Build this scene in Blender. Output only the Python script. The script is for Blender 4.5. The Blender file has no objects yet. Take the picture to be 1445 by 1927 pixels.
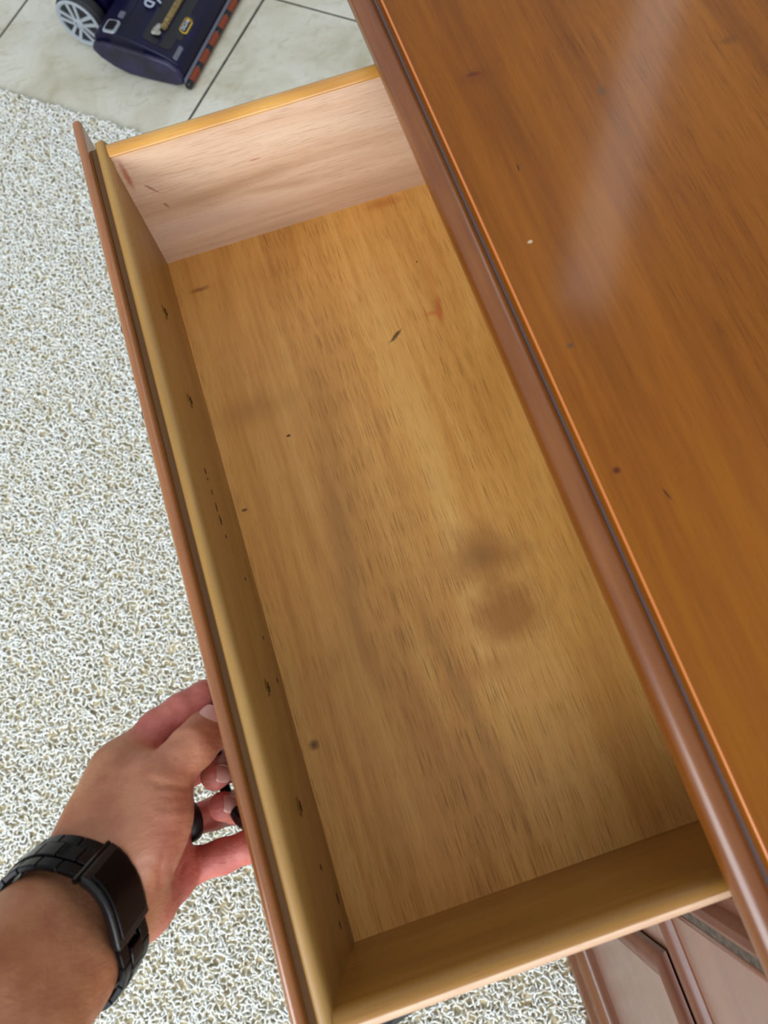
import bpy, bmesh, math, random
import numpy as np
from mathutils import Vector, Matrix

SC = bpy.context.scene
COL = SC.collection
random.seed(7)
rng = np.random.default_rng(7)

# ------------------------------------------------------------------ camera
F_PX, W_PX, H_PX = 1344.27, 1445, 1927
CR = np.array([[0.9489, 0.3126, -0.0425], [-0.3106, 0.9022, -0.2993], [-0.0552, 0.2972, 0.9532]])
CC = np.array([0.0728, 0.0910, 0.4449])
cam_data = bpy.data.cameras.new('camera')
cam = bpy.data.objects.new('camera', cam_data)
COL.objects.link(cam)
m = Matrix.Identity(4)
for i in range(3):
    for j in range(3):
        m[i][j] = CR[i][j]
    m[i][3] = CC[i]
q = m.to_quaternion()
cam.rotation_mode = 'QUATERNION'
cam.rotation_quaternion = q
cam.location = CC
cam_data.sensor_fit = 'HORIZONTAL'
cam_data.sensor_width = 36
cam_data.lens = 36 * F_PX / W_PX
cam_data.clip_start = 0.01
cam_data.dof.use_dof = True
cam_data.dof.focus_distance = 0.50
cam_data.dof.aperture_fstop = 14
SC.camera = cam

# ------------------------------------------------------------------ light
SC.view_settings.view_transform = 'Standard'
SC.view_settings.look = 'None'
SC.view_settings.gamma = 1
SC.view_settings.exposure = 0.0
world = bpy.data.worlds.new('room_daylight')
SC.world = world
world.use_nodes = True
bg = world.node_tree.nodes['Background']
bg.inputs[0].default_value = (0.86, 0.92, 1.0, 1)
bg.inputs[1].default_value = 0.62

def area(name, loc, target, sx, sy, power, color):
    l = bpy.data.lights.new(name, 'AREA')
    l.shape = 'RECTANGLE'; l.size = sx; l.size_y = sy
    l.energy = power; l.color = color
    o = bpy.data.objects.new(name, l)
    COL.objects.link(o)
    o.location = loc
    o.rotation_euler = (Vector(target) - Vector(loc)).to_track_quat('-Z', 'Y').to_euler()
    return o
area('window_light', (-1.95, -1.25, 1.55), (0.1, 0.3, 0.0), 2.0, 1.6, 92, (0.88, 0.94, 1.0))
area('window_light', (0.2, -2.4, 1.05), (0.1, 0.3, 0.0), 1.6, 1.2, 42, (0.9, 0.95, 1.0))
area('ceiling_light', (1.06, 1.66, 1.75), (1.06, 1.66, 0.0), 0.15, 1.5, 3.6, (1.0, 0.98, 0.95)).rotation_euler = (0, 0, math.radians(-38))

# ------------------------------------------------------------------ materials
def lin(c):
    o = []
    for x in c:
        x = x / 255.0
        o.append(x / 12.92 if x <= 0.04045 else ((x + 0.055) / 1.055) ** 2.4)
    return (o[0], o[1], o[2], 1)

class NT:
    def __init__(s, name):
        s.m = bpy.data.materials.new(name); s.m.use_nodes = True
        s.t = s.m.node_tree; s.n = s.t.nodes; s.l = s.t.links
        s.b = s.n['Principled BSDF']
        s.tc = s.n.new('ShaderNodeTexCoord')
        s.co = s.tc.outputs['Object']
    def link(s, a, b): s.l.new(a, b)
    def put(s, sock, v):
        if hasattr(v, 'is_output'): s.l.new(v, sock)
        else: sock.default_value = v
    def mapping(s, scale=(1, 1, 1), loc=(0, 0, 0), rot=(0, 0, 0), src=None):
        n = s.n.new('ShaderNodeMapping'); s.l.new(src or s.co, n.inputs[0])
        n.inputs['Location'].default_value = loc; n.inputs['Rotation'].default_value = rot
        n.inputs['Scale'].default_value = scale
        return n.outputs[0]
    def noise(s, vec, scale, detail=3, rough=0.5, dist=0.0):
        n = s.n.new('ShaderNodeTexNoise'); s.l.new(vec, n.inputs['Vector'])
        n.inputs['Scale'].default_value = scale; n.inputs['Detail'].default_value = detail
        n.inputs['Roughness'].default_value = rough; n.inputs['Distortion'].default_value = dist
        return n.outputs['Fac']
    def math(s, op, a, b=0.0, c=0.0, clamp=False):
        n = s.n.new('ShaderNodeMath'); n.operation = op; n.use_clamp = clamp
        s.put(n.inputs[0], a); s.put(n.inputs[1], b); s.put(n.inputs[2], c)
        return n.outputs[0]
    def ramp(s, fac, stops):
        n = s.n.new('ShaderNodeValToRGB'); s.l.new(fac, n.inputs[0])
        e = n.color_ramp.elements
        e[0].position = stops[0][0]; e[0].color = stops[0][1]
        e[1].position = stops[-1][0]; e[1].color = stops[-1][1]
        for p, c in stops[1:-1]:
            x = e.new(p); x.color = c
        return n.outputs[0]
    def mix(s, fac, a, b, mode='MIX'):
        n = s.n.new('ShaderNodeMix'); n.data_type = 'RGBA'; n.blend_type = mode
        s.put(n.inputs[0], fac); s.put(n.inputs[6], a); s.put(n.inputs[7], b)
        return n.outputs[2]
    def smooth(s, v, lo, hi, a=0.0, b=1.0):
        n = s.n.new('ShaderNodeMapRange'); n.interpolation_type = 'SMOOTHSTEP'
        s.put(n.inputs[0], v)
        n.inputs[1].default_value = lo; n.inputs[2].default_value = hi
        n.inputs[3].default_value = a; n.inputs[4].default_value = b
        return n.outputs[0]
    def bump(s, h, strength, dist):
        n = s.n.new('ShaderNodeBump'); s.l.new(h, n.inputs['Height'])
        n.inputs['Strength'].default_value = strength; n.inputs['Distance'].default_value = dist
        s.l.new(n.outputs[0], s.b.inputs['Normal'])
    def ellipse(s, c, r, ang=0.0, soft=0.5, wob=0.0, wscale=60, axes='xy'):
        """soft mask of an elliptical stain at object position c"""
        vec = s.mapping(loc=(-c[0], -c[1], -c[2]))
        vr = s.n.new('ShaderNodeVectorRotate'); vr.rotation_type = 'AXIS_ANGLE'
        vr.inputs['Axis'].default_value = {'xy': (0, 0, 1), 'xz': (0, 1, 0), 'yz': (1, 0, 0)}[axes]
        vr.inputs['Angle'].default_value = ang
        s.l.new(vec, vr.inputs['Vector'])
        big = 0.001
        sc = {'xy': (1 / r[0], 1 / r[1], big), 'xz': (1 / r[0], big, 1 / r[1]), 'yz': (big, 1 / r[0], 1 / r[1])}[axes]
        v2 = s.mapping(scale=sc, src=vr.outputs[0])
        ln = s.n.new('ShaderNodeVectorMath'); ln.operation = 'LENGTH'; s.l.new(v2, ln.inputs[0])
        d = ln.outputs['Value']
        if wob:
            d = s.math('ADD', d, s.math('MULTIPLY', s.math('SUBTRACT', s.noise(s.co, wscale, 3), 0.5), wob))
        return s.smooth(d, 1 - soft, 1 + soft * 0.5, 1.0, 0.0)

AX = {'X': (0.05, 1, 1), 'Y': (1, 0.05, 1), 'Z': (1, 1, 0.05)}
def wood(name, dark, mid, light, axis='Y', rough=0.45, coat=0.0, coatr=0.2, pore=0.4, pore_col=None, ring=0.25, seed=0.0,
         marks=(), rot=(0, 0, 0), bump=0.15, pscale=750, spec=0.5, blotch=0.0, ringscale=5.0, plen=.06):
    t = NT(name)
    a = AX[axis]
    base = t.mapping(loc=(seed, seed * 1.7, seed * .6), rot=rot)
    wn = t.noise(t.mapping(scale=[x if x == 1 else 0.3 for x in a], src=base), 3.0, 2)
    v = t.mapping(scale=a, src=base)
    broad = t.noise(v, 22, 4, 0.55, 0.4)
    fine = t.noise(v, 190, 3, 0.6)
    rv = t.mapping(scale=[x if x == 1 else 0.22 for x in a], src=base)
    rn = t.noise(rv, ringscale, 2, 0.45, 0.3)
    rg = t.math('SINE', t.math('MULTIPLY', rn, 95.0))
    f = t.math('ADD', t.math('MULTIPLY', broad, 0.62), t.math('MULTIPLY', fine, 0.38))
    f = t.math('ADD', f, t.math('MULTIPLY', rg, ring * 0.12))
    f = t.math('ADD', f, t.math('MULTIPLY', t.math('SUBTRACT', wn, 0.5), 0.35))
    col = t.ramp(f, [(0.24, lin(dark)), (0.50, lin(mid)), (0.76, lin(light))])
    if blotch:
        bl = t.noise(t.mapping(scale=[x if x == 1 else 0.5 for x in a], src=base), 9, 3)
        col = t.mix(t.smooth(bl, 0.45, 0.75, 0, blotch), col, lin(dark))
    pv = t.mapping(scale=[x if x == 1 else plen for x in a], src=base)
    pn = t.noise(pv, pscale, 2, 0.6)
    gate = t.smooth(t.noise(v, 14, 3), 0.35, 0.65, 0.35, 1.0)
    pm = t.math('MULTIPLY', t.smooth(pn, 0.52, 0.66, 0, 1), gate)
    col = t.mix(t.math('MULTIPLY', pm, pore), col, lin(pore_col or dark))
    for mk in marks:
        mask = t.ellipse(mk['c'], mk['r'], mk.get('a', 0), mk.get('soft', 0.5), mk.get('wob', 0), mk.get('ws', 60), mk.get('axes', 'xy'))
        col = t.mix(t.math('MULTIPLY', mask, mk.get('k', 1.0)), col, lin(mk['col']))
    t.link(col, t.b.inputs['Base Color'])
    rr = t.math('ADD', t.math('MULTIPLY', t.noise(t.co, 30, 3), 0.16), rough - 0.08)
    t.link(rr, t.b.inputs['Roughness'])
    t.b.inputs['Coat Weight'].default_value = coat
    t.b.inputs['Coat Roughness'].default_value = coatr
    t.b.inputs['Specular IOR Level'].default_value = spec
    h = t.math('ADD', t.math('MULTIPLY', pm, -1.0), t.math('MULTIPLY', fine, 0.5))
    t.bump(h, bump, 0.0006)
    return t.m

def plain(name, col, rough=0.5, metal=0.0, spec=0.5, coat=0.0, var=0.0, vscale=40, bump=0.0, alpha=None):
    t = NT(name)
    if var:
        c2 = tuple(max(0, x * (1 - var)) for x in col)
        t.link(t.mix(t.smooth(t.noise(t.co, vscale, 4), 0.35, 0.65), lin(col), lin(c2)), t.b.inputs['Base Color'])
    else:
        t.b.inputs['Base Color'].default_value = lin(col)
    t.b.inputs['Roughness'].default_value = rough
    t.b.inputs['Metallic'].default_value = metal
    t.b.inputs['Specular IOR Level'].default_value = spec
    t.b.inputs['Coat Weight'].default_value = coat
    if bump: t.bump(t.noise(t.co, vscale * 4, 3), bump, 0.001)
    if alpha is not None: t.b.inputs['Alpha'].default_value = alpha
    return t.m

# ------------------------------------------------------------------ mesh helpers
def link(o, parent=None):
    COL.objects.link(o)
    if parent is not None: o.parent = parent
    return o
def tag(o, label=None, cat=None, group=None, kind=None):
    if label: o['label'] = label
    if cat: o['category'] = cat
    if group: o['group'] = group
    if kind: o['kind'] = kind
    return o
def empty(name, loc=(0, 0, 0), parent=None, rot=0.0):
    o = bpy.data.objects.new(name, None); o.location = loc; o.rotation_euler = (0, 0, rot)
    o.empty_display_size = 0.05
    return link(o, parent)
def mesh_obj(name, verts, faces, mat, parent=None, smooth=False, bevel=0.0, seg=2, sub=0, angle=35):
    me = bpy.data.meshes.new(name)
    me.from_pydata([tuple(map(float, v)) for v in verts], [], [tuple(f) for f in faces])
    bm = bmesh.new(); bm.from_mesh(me)
    bmesh.ops.recalc_face_normals(bm, faces=bm.faces)
    bm.to_mesh(me); bm.free()
    me.materials.append(mat)
    if smooth or bevel:
        me.shade_smooth()
        try: me.set_sharp_from_angle(angle=math.radians(angle))
        except Exception: pass
    o = bpy.data.objects.new(name, me)
    if bevel:
        b = o.modifiers.new('bevel', 'BEVEL'); b.width = bevel; b.segments = seg; b.limit_method = 'ANGLE'
        b.angle_limit = math.radians(30); b.harden_normals = False
        if hasattr(b, 'use_clamp_overlap'): b.use_clamp_overlap = True
    if sub:
        s = o.modifiers.new('sub', 'SUBSURF'); s.levels = sub; s.render_levels = sub
    return link(o, parent)
def join(parts):
    V, F = [], []
    for v, f in parts:
        n = len(V); V += list(v); F += [tuple(i + n for i in q) for q in f]
    return V, F
def box(x0, x1, y0, y1, z0, z1):
    v = [(x, y, z) for x in (x0, x1) for y in (y0, y1) for z in (z0, z1)]
    f = [(0, 1, 3, 2), (4, 6, 7, 5), (0, 4, 5, 1), (2, 3, 7, 6), (0, 2, 6, 4), (1, 5, 7, 3)]
    return v, f
def prism(prof, a0, a1, fn):
    """prof: closed 2-D outline, fn(p, q, a) -> xyz"""
    n = len(prof)
    v = [fn(p[0], p[1], a0) for p in prof] + [fn(p[0], p[1], a1) for p in prof]
    f = [(i, (i + 1) % n, n + (i + 1) % n, n + i) for i in range(n)]
    f.append(tuple(range(n))); f.append(tuple(range(2 * n - 1, n - 1, -1)))
    return v, f
XZ_Y = lambda p, q, a: (p, a, q)     # outline in x,z extruded along y
YZ_X = lambda p, q, a: (a, p, q)
XY_Z = lambda p, q, a: (p, q, a)
def arc(cx, cz, r, a0, a1, n=8, rz=None):
    return [(cx + r * math.cos(math.radians(a0 + (a1 - a0) * i / n)), cz + (rz or r) * math.sin(math.radians(a0 + (a1 - a0) * i / n))) for i in range(n + 1)]
def tube(pts, rad, n=10, cap=True):
    pts = [Vector(p) for p in pts]
    if not hasattr(rad, '__len__'): rad = [rad] * len(pts)
    V, F = [], []
    up = None
    for i, p in enumerate(pts):
        d = (pts[min(i + 1, len(pts) - 1)] - pts[max(i - 1, 0)]).normalized()
        if up is None:
            up = Vector((0, 0, 1)) if abs(d.z) < 0.9 else Vector((1, 0, 0))
        a = (up - d * up.dot(d)).normalized(); up = a
        b = d.cross(a)
        for k in range(n):
            t = 2 * math.pi * k / n
            V.append(p + (a * math.cos(t) + b * math.sin(t)) * rad[i])
    for i in range(len(pts) - 1):
        for k in range(n):
            F.append((i * n + k, i * n + (k + 1) % n, (i + 1) * n + (k + 1) % n, (i + 1) * n + k))
    if cap:
        F.append(tuple(range(n))); F.append(tuple(range((len(pts) - 1) * n, len(pts) * n))[::-1])
    return V, F
def lathe(prof, n=24, axis='Z', c=(0, 0, 0)):
    """prof [(r, h)] closed by caps"""
    V, F = [], []
    for r, h in prof:
        for k in range(n):
            t = 2 * math.pi * k / n
            p = (r * math.cos(t), r * math.sin(t), h)
            if axis == 'X': p = (p[2], p[0], p[1])
            if axis == 'Y': p = (p[0], p[2], p[1])
            V.append((p[0] + c[0], p[1] + c[1], p[2] + c[2]))
    m_ = len(prof)
    for i in range(m_ - 1):
        for k in range(n):
            F.append((i * n + k, i * n + (k + 1) % n, (i + 1) * n + (k + 1) % n, (i + 1) * n + k))
    F.append(tuple(range(n))); F.append(tuple(range((m_ - 1) * n, m_ * n))[::-1])
    return V, F

# ------------------------------------------------------------------ palette
FL = -0.65            # floor level; z = 0 is the drawer's inner bottom
L = 0.4687            # inner length of the drawer
H = 0.105             # inner height of the drawer
R = math.radians
DK = (60, 38, 18)
bottom_marks = [
    dict(c=(.141, .352, 0), r=(.0065, .0015), a=R(-35), col=(50, 38, 22), soft=.6, wob=1.2, ws=400, k=.85),
    dict(c=(.177, .362, 0), r=(.0022, .012), a=R(8), col=(196, 84, 44), soft=.8, wob=.8, ws=250, k=.65),
    dict(c=(.171, .3605, 0), r=(.005, .0022), a=R(10), col=(206, 100, 54), soft=.8, wob=.8, ws=250, k=.55),
    dict(c=(.180, .392, 0), r=(.003, .018), a=R(5), col=(205, 120, 62), soft=.9, wob=.5, ws=150, k=.35),
    dict(c=(.168, .463, 0), r=(.014, .005), a=R(0), col=(176, 92, 40), soft=.9, wob=.8, ws=120, k=.5),
    dict(c=(.048, .3038, 0), r=(.0017, .0010), col=(90, 44, 16), soft=.4, k=.95),
    dict(c=(.0057, .2622, 0), r=(.0022, .0011), col=DK, soft=.5, k=.8),
    dict(c=(.0080, .106, 0), r=(.0030, .0030), col=(70, 46, 34), soft=.8, k=.8, wob=.8, ws=300),
    dict(c=(.1435, .1815, 0), r=(.028, .025), a=R(10), col=(160, 102, 44), soft=.8, wob=.9, ws=70, k=.62),
    dict(c=(.1430, .1830, 0), r=(.014, .009), a=R(10), col=(134, 90, 42), soft=1.0, wob=.5, ws=60, k=.5),
    dict(c=(.062, .225, 0), r=(.010, .085), a=R(9), col=(150, 104, 54), soft=1.0, wob=.6, ws=20, k=.32),
    dict(c=(.103, .10, 0), r=(.006, .075), a=R(-6), col=(140, 92, 44), soft=1.0, wob=.7, ws=24, k=.35),
    dict(c=(.1455, .1435, 0), r=(.024, .020), a=R(0), col=(156, 94, 36), soft=.7, wob=.7, ws=70, k=.68),
    dict(c=(.150, .168, 0), r=(.032, .043), a=R(-14), col=(222, 176, 108), soft=.15, k=.0),
    dict(c=(.018, .438, 0), r=(.0075, .0022), col=(110, 62, 26), soft=.9, wob=1.5, ws=350, k=.6),
    dict(c=(.175, .405, 0), r=(.0007, .0007), col=DK, soft=.3, k=.9),
    dict(c=(.03, .33, 0), r=(.030, .012), col=(140, 96, 44), soft=1, wob=.7, ws=60, k=.35),
    dict(c=(.12, .115, 0), r=(.03, .008), col=(176, 98, 48), soft=1, wob=.8, ws=80, k=.3),
]
side_marks = [
    dict(c=(.06, 0, .052), r=(.060, .007), a=R(4), axes='xz', col=(170, 128, 92), soft=1, wob=.9, ws=40, k=.6),
    dict(c=(.10, 0, .040), r=(.040, .004), a=R(-8), axes='xz', col=(172, 130, 96), soft=1, wob=.9, ws=60, k=.5),
    dict(c=(.03, 0, .030), r=(.05, .010), axes='xz', col=(196, 158, 138), soft=1, wob=.6, ws=40, k=.5),
    dict(c=(.0849, 0, .0691), r=(.005, .0006), axes='xz', col=(150, 50, 60), soft=.8, wob=1, ws=300, k=.6),
    dict(c=(.0145, 0, .071), r=(.0009, .006), a=R(35), axes='xz', col=(150, 62, 40), soft=.8, wob=1, ws=300, k=.7),
    dict(c=(.0185, 0, .054), r=(.0012, .003), a=R(30), axes='xz', col=(140, 50, 36), soft=.8, wob=1, ws=300, k=.7),
    dict(c=(.004, 0, .086), r=(.0018, .012), axes='xz', col=(170, 70, 24), soft=.8, k=.7, wob=.5, ws=200),
]
top_marks = [
    dict(c=(.2136, .416, .134), r=(.0040, .0018), col=(62, 26, 12), soft=.9, wob=1.4, ws=300, k=.8),
    dict(c=(.2136, .414, .134), r=(.010, .006), col=(104, 50, 18), soft=1, k=.5),
    dict(c=(.2747, .3795, .134), r=(.003, .0035), col=(82, 62, 46), soft=.9, wob=1, ws=200, k=.6),
    dict(c=(.2022, .3016, .134), r=(.0015, .0010), col=(190, 170, 140), soft=.5, wob=1, ws=500, k=.9),
    dict(c=(.1984, .2394, .134), r=(.0022, .0014), col=(80, 58, 44), soft=.8, wob=.6, ws=300, k=.7),
    dict(c=(.1933, .1728, .134), r=(.0020, .0018), col=(72, 24, 14), soft=.7, k=.85),
    dict(c=(.3531, .3871, .134), r=(.005, .003), col=(96, 56, 20), soft=.9, wob=1.5, ws=200, k=.6),
    dict(c=(.2136, .3473, .134), r=(.0005, .0028), a=R(8), col=(58, 30, 12), soft=.6, k=.9),
    dict(c=(.2097, .1549, .134), r=(.0006, .0034), a=R(-14), col=(66, 30, 12), soft=.6, k=.9),
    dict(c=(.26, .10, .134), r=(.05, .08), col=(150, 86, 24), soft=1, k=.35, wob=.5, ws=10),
]
M = {}
M['bottom'] = wood('birch_bottom', (182, 118, 48), (220, 158, 78), (238, 184, 104), 'Y', 0.5, pore=0.68, pore_col=(126, 74, 28), ring=0.3, seed=2.3, marks=bottom_marks, bump=.2, pscale=2100, plen=.02)
M['oak_side'] = wood('pinkish_oak', (172, 132, 98), (212, 174, 142), (228, 196, 168), 'X', 0.5, pore=0.5, pore_col=(156, 112, 84), ring=0.25, seed=4.1, marks=side_marks, pscale=2000, plen=.03, ringscale=5)  # pinkish brightness of the lit far side is put into the colour
M['oak_side_gold'] = wood('golden_oak', (116, 74, 24), (156, 110, 44), (178, 132, 62), 'X', 0.42, pore=0.4, pore_col=(122, 76, 30), ring=0.3, seed=7.7, pscale=900, blotch=.25)  # darker tone paints in the shade of the side facing away from the windows
M['front_board'] = wood('poplar_inner_front', (124, 88, 36), (158, 118, 58), (174, 134, 74), 'Y', 0.42, pore=0.15, ring=0.35, seed=11.2, bump=.05)
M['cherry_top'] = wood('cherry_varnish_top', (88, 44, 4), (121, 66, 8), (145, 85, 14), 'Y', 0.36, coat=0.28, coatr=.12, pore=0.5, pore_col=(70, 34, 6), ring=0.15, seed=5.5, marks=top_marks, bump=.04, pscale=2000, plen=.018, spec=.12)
M['cherry_edge'] = wood('cherry_varnish_edge', (78, 38, 10), (112, 60, 18), (136, 80, 28), 'Y', 0.30, coat=0.38, pore=0.25, ring=0.2, seed=9.1, bump=.04)
M['cherry_face'] = wood('cherry_varnish_face', (108, 66, 48), (132, 84, 62), (146, 96, 74), 'Y', 0.33, coat=0.6, pore=0.3, ring=0.3, seed=1.1, bump=.04, blotch=.2)
M['cherry_mould'] = wood('cherry_varnish_moulding', (74, 34, 16), (98, 50, 26), (114, 62, 36), 'Y', 0.42, coat=0.15, coatr=.4, pore=0.2, ring=0.2, seed=3.1, bump=.04)
M['groove'] = plain('dark_groove_glaze', (84, 66, 64), 0.3, coat=0.8)  # grey in the colour stands in for sky reflected on the dark glaze
M['cavity'] = wood('raw_inner_wood', (96, 66, 36), (128, 92, 52), (146, 108, 66), 'Y', 0.7, pore=0.2)
M['black_metal'] = plain('black_metal', (18, 17, 18), 0.35, metal=0.6)
M['brass'] = plain('aged_brass', (136, 116, 62), 0.35, metal=0.9)
M['dust'] = plain('grey_dust', (92, 80, 68), 0.95, var=.35, vscale=300)

# ------------------------------------------------------------------ the setting: tiled floor and carpet
def tile_mat():
    t = NT('cream_stone_tile')
    n1 = t.noise(t.co, 7, 6, 0.6, 0.6)
    n2 = t.noise(t.mapping(scale=(1, 2.2, 1), rot=(0, 0, .8)), 22, 5, 0.65, 1.2)
    n3 = t.noise(t.co, 160, 3, 0.6)
    c = t.ramp(n1, [(0.3, lin((184, 178, 152))), (0.5, lin((206, 202, 182))), (0.72, lin((222, 220, 206)))])
    c = t.mix(t.smooth(n2, 0.5, 0.72, 0, .55), c, lin((176, 166, 134)))
    c = t.mix(t.smooth(n3, 0.5, 0.8, 0, .25), c, lin((170, 164, 142)))
    t.link(c, t.b.inputs['Base Color'])
    t.b.inputs['Roughness'].default_value = 0.42
    t.bump(n2, 0.1, 0.002)
    return t.m
M['tile'] = tile_mat()
M['grout'] = plain('dark_grey_grout', (92, 88, 80), 0.9, var=.3, vscale=60)
E1 = np.array([0.66, 0.751]); E2 = np.array([0.751, -0.66])
PA = np.array([0.2393, 1.596])                      # where two grout lines cross
SZ = 0.489
fl = mesh_obj('floor', *box(-3.2, 3.2, -2.6, 4.2, FL - .03, FL - .003), M['grout'])
tag(fl, kind='structure')
floor_root = fl
EDGE = -0.418                                       # carpet edge along E1 from PA
def quadplate(name, a0, a1, b0, b1, z0, z1, mat, parent, bevel=0.0):
    pts = [PA + E1 * a + E2 * b for a, b in ((a0, b0), (a1, b0), (a1, b1), (a0, b1))]
    return mesh_obj(name, *prism([tuple(p) for p in pts], z0, z1, XY_Z), mat, parent, bevel=bevel, seg=2)
g = 0.0028
for j in range(-3, 5):
    quadplate('tile', EDGE - .02, -g, j * SZ + g, (j + 1) * SZ - g, FL - .003, FL + .0, M['tile'], fl, bevel=.0012)
    for i in range(0, 4):
        quadplate('tile', i * SZ + g, (i + 1) * SZ - g, j * SZ + g, (j + 1) * SZ - g, FL - .003, FL + .0, M['tile'], fl, bevel=.0012)

def carpet():
    # a base cloth with a looped pile grown on it
    t = NT('cream_carpet_pile')
    n = t.noise(t.co, 2.5, 3); n2 = t.noise(t.co, 55, 3, 0.6)
    oi = t.n.new('ShaderNodeObjectInfo')
    c = t.mix(t.smooth(n2, .35, .65), lin((242, 246, 243)), lin((230, 230, 218)))
    c = t.mix(t.smooth(oi.outputs['Random'], .55, 1.0, 0, .6), c, lin((216, 204, 172)))
    t.link(c, t.b.inputs['Base Color']); t.b.inputs['Roughness'].default_value = 0.9
    t.b.inputs['Specular IOR Level'].default_value = 0.15
    pile = t.m
    back = plain('carpet_backing', (212, 196, 156), 0.95, var=.25, vscale=80)
    # visible region only carries pile; the cloth itself runs on under the room
    def line(s, e):                                 # point on the carpet edge
        p = PA + E1 * EDGE + E2 * s
        return (p[0], p[1])
    V = []; Fc = []
    # cloth polygon: left/bottom half plane under the edge, as thin slab
    P0 = line(-2.6, 0); P1 = line(2.2, 0)
    poly = [P0, P1, (P1[0], -2.6), (-3.2, -2.6), (-3.2, P0[1])]
    o = mesh_obj('carpet', *prism(poly, FL + .0002, FL + .004, XY_Z), back)
    tag(o, 'cream looped-pile carpet covering the floor beside the sideboard', 'carpet', kind='stuff')
    # grown area
    ga = [line(-1.05, 0), line(0.62, 0), (0.62, -0.75), (-0.95, -0.75)]
    gv = [(x, y, FL + .004) for x, y in ga]
    me = bpy.data.meshes.new('pile'); me.from_pydata(gv, [], [(0, 3, 2, 1)]); me.materials.append(pile)
    po = bpy.data.objects.new('pile', me); link(po, o); po['kind'] = 'stuff'
    ng = bpy.data.node_groups.new('pile_growth', 'GeometryNodeTree')
    ng.interface.new_socket('Geometry', in_out='INPUT', socket_type='NodeSocketGeometry')
    ng.interface.new_socket('Geometry', in_out='OUTPUT', socket_type='NodeSocketGeometry')
    N = ng.nodes; K = ng.links
    gi = N.new('NodeGroupInput'); go = N.new('NodeGroupOutput')
    ds = N.new('GeometryNodeDistributePointsOnFaces'); ds.distribute_method = 'POISSON'
    ds.inputs['Distance Min'].default_value = 0.0034; ds.inputs['Density Max'].default_value = 90000
    K.new(gi.outputs[0], ds.inputs[0])
    gt = N.new('GeometryNodeJoinGeometry')
    shapes = [((-.0062, -.001, -.001), (0, .006, .0125), (.0060, -.001, -.001)),
              ((-.0045, .0022, -.001), (.0025, -.0055, .0150), (.0050, .0022, -.001)),
              ((-.0040, -.003, 0), (-.0035, .006, .0100), (.0062, .001, .0045)),
              ((-.0062, .0, .002), (.001, .0, .0130), (.0020, .0055, .0))]
    ms = N.new('GeometryNodeSetMaterial'); ms.inputs['Material'].default_value = pile
    gi_nodes = []
    for a, b, c_ in shapes:
        qb = N.new('GeometryNodeCurveQuadraticBezier'); qb.inputs['Resolution'].default_value = 6
        qb.inputs['Start'].default_value = a; qb.inputs['Middle'].default_value = b; qb.inputs['End'].default_value = c_
        cc = N.new('GeometryNodeCurvePrimitiveCircle'); cc.inputs['Resolution'].default_value = 6; cc.inputs['Radius'].default_value = 0.00135
        cm = N.new('GeometryNodeCurveToMesh'); K.new(qb.outputs[0], cm.inputs['Curve']); K.new(cc.outputs[0], cm.inputs['Profile Curve'])
        sm = N.new('GeometryNodeSetMaterial'); sm.inputs['Material'].default_value = pile
        K.new(cm.outputs[0], sm.inputs[0])
        tg = N.new('GeometryNodeGeometryToInstance'); K.new(sm.outputs[0], tg.inputs[0])
        gi_nodes.append(tg)
    for tg in reversed(gi_nodes): K.new(tg.outputs[0], gt.inputs[0])
    ip = N.new('GeometryNodeInstanceOnPoints'); K.new(ds.outputs['Points'], ip.inputs['Points']); K.new(gt.outputs[0], ip.inputs['Instance'])
    ip.inputs['Pick Instance'].default_value = True
    def rnd(kind, lo, hi, seed):
        r = N.new('FunctionNodeRandomValue'); r.data_type = kind
        ins = [s for s in r.inputs if s.enabled]
        r.inputs['Seed'].default_value = seed
        mn = [s for s in r.inputs if s.name == 'Min' and s.enabled][0]; mx = [s for s in r.inputs if s.name == 'Max' and s.enabled][0]
        mn.default_value = lo; mx.default_value = hi
        return [s for s in r.outputs if s.enabled][0]
    K.new(rnd('INT', 0, 3, 3), ip.inputs['Instance Index'])
    K.new(rnd('FLOAT_VECTOR', (-.35, -.35, 0), (.35, .35, 6.283), 5), ip.inputs['Rotation'])
    K.new(rnd('FLOAT', 0.65, 1.05, 9), ip.inputs['Scale'])
    K.new(ip.outputs[0], go.inputs[0])
    md = po.modifiers.new('pile', 'NODES'); md.node_group = ng
    return o
carpet()

# ------------------------------------------------------------------ sideboard
SB = empty('sideboard', (0.36, -0.02, FL))
tag(SB, 'reddish-brown varnished wooden sideboard with one drawer pulled open on the carpet', 'sideboard')
OFF = Vector((0.36, -0.02, FL))
def part(name, vf, mat, parent=None, **k):
    """geometry is written in room coordinates; the part hangs under the sideboard"""
    par = parent or SB
    o = mesh_obj(name, vf[0], vf[1], mat, None, **k)
    o.parent = par
    w = Vector((0, 0, 0)); p = par
    while p is not None: w += p.location; p = p.parent
    o.location = -w
    return o
Y0, Y1, X1 = -0.64, 0.558, 0.66
XF = 0.185
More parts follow.
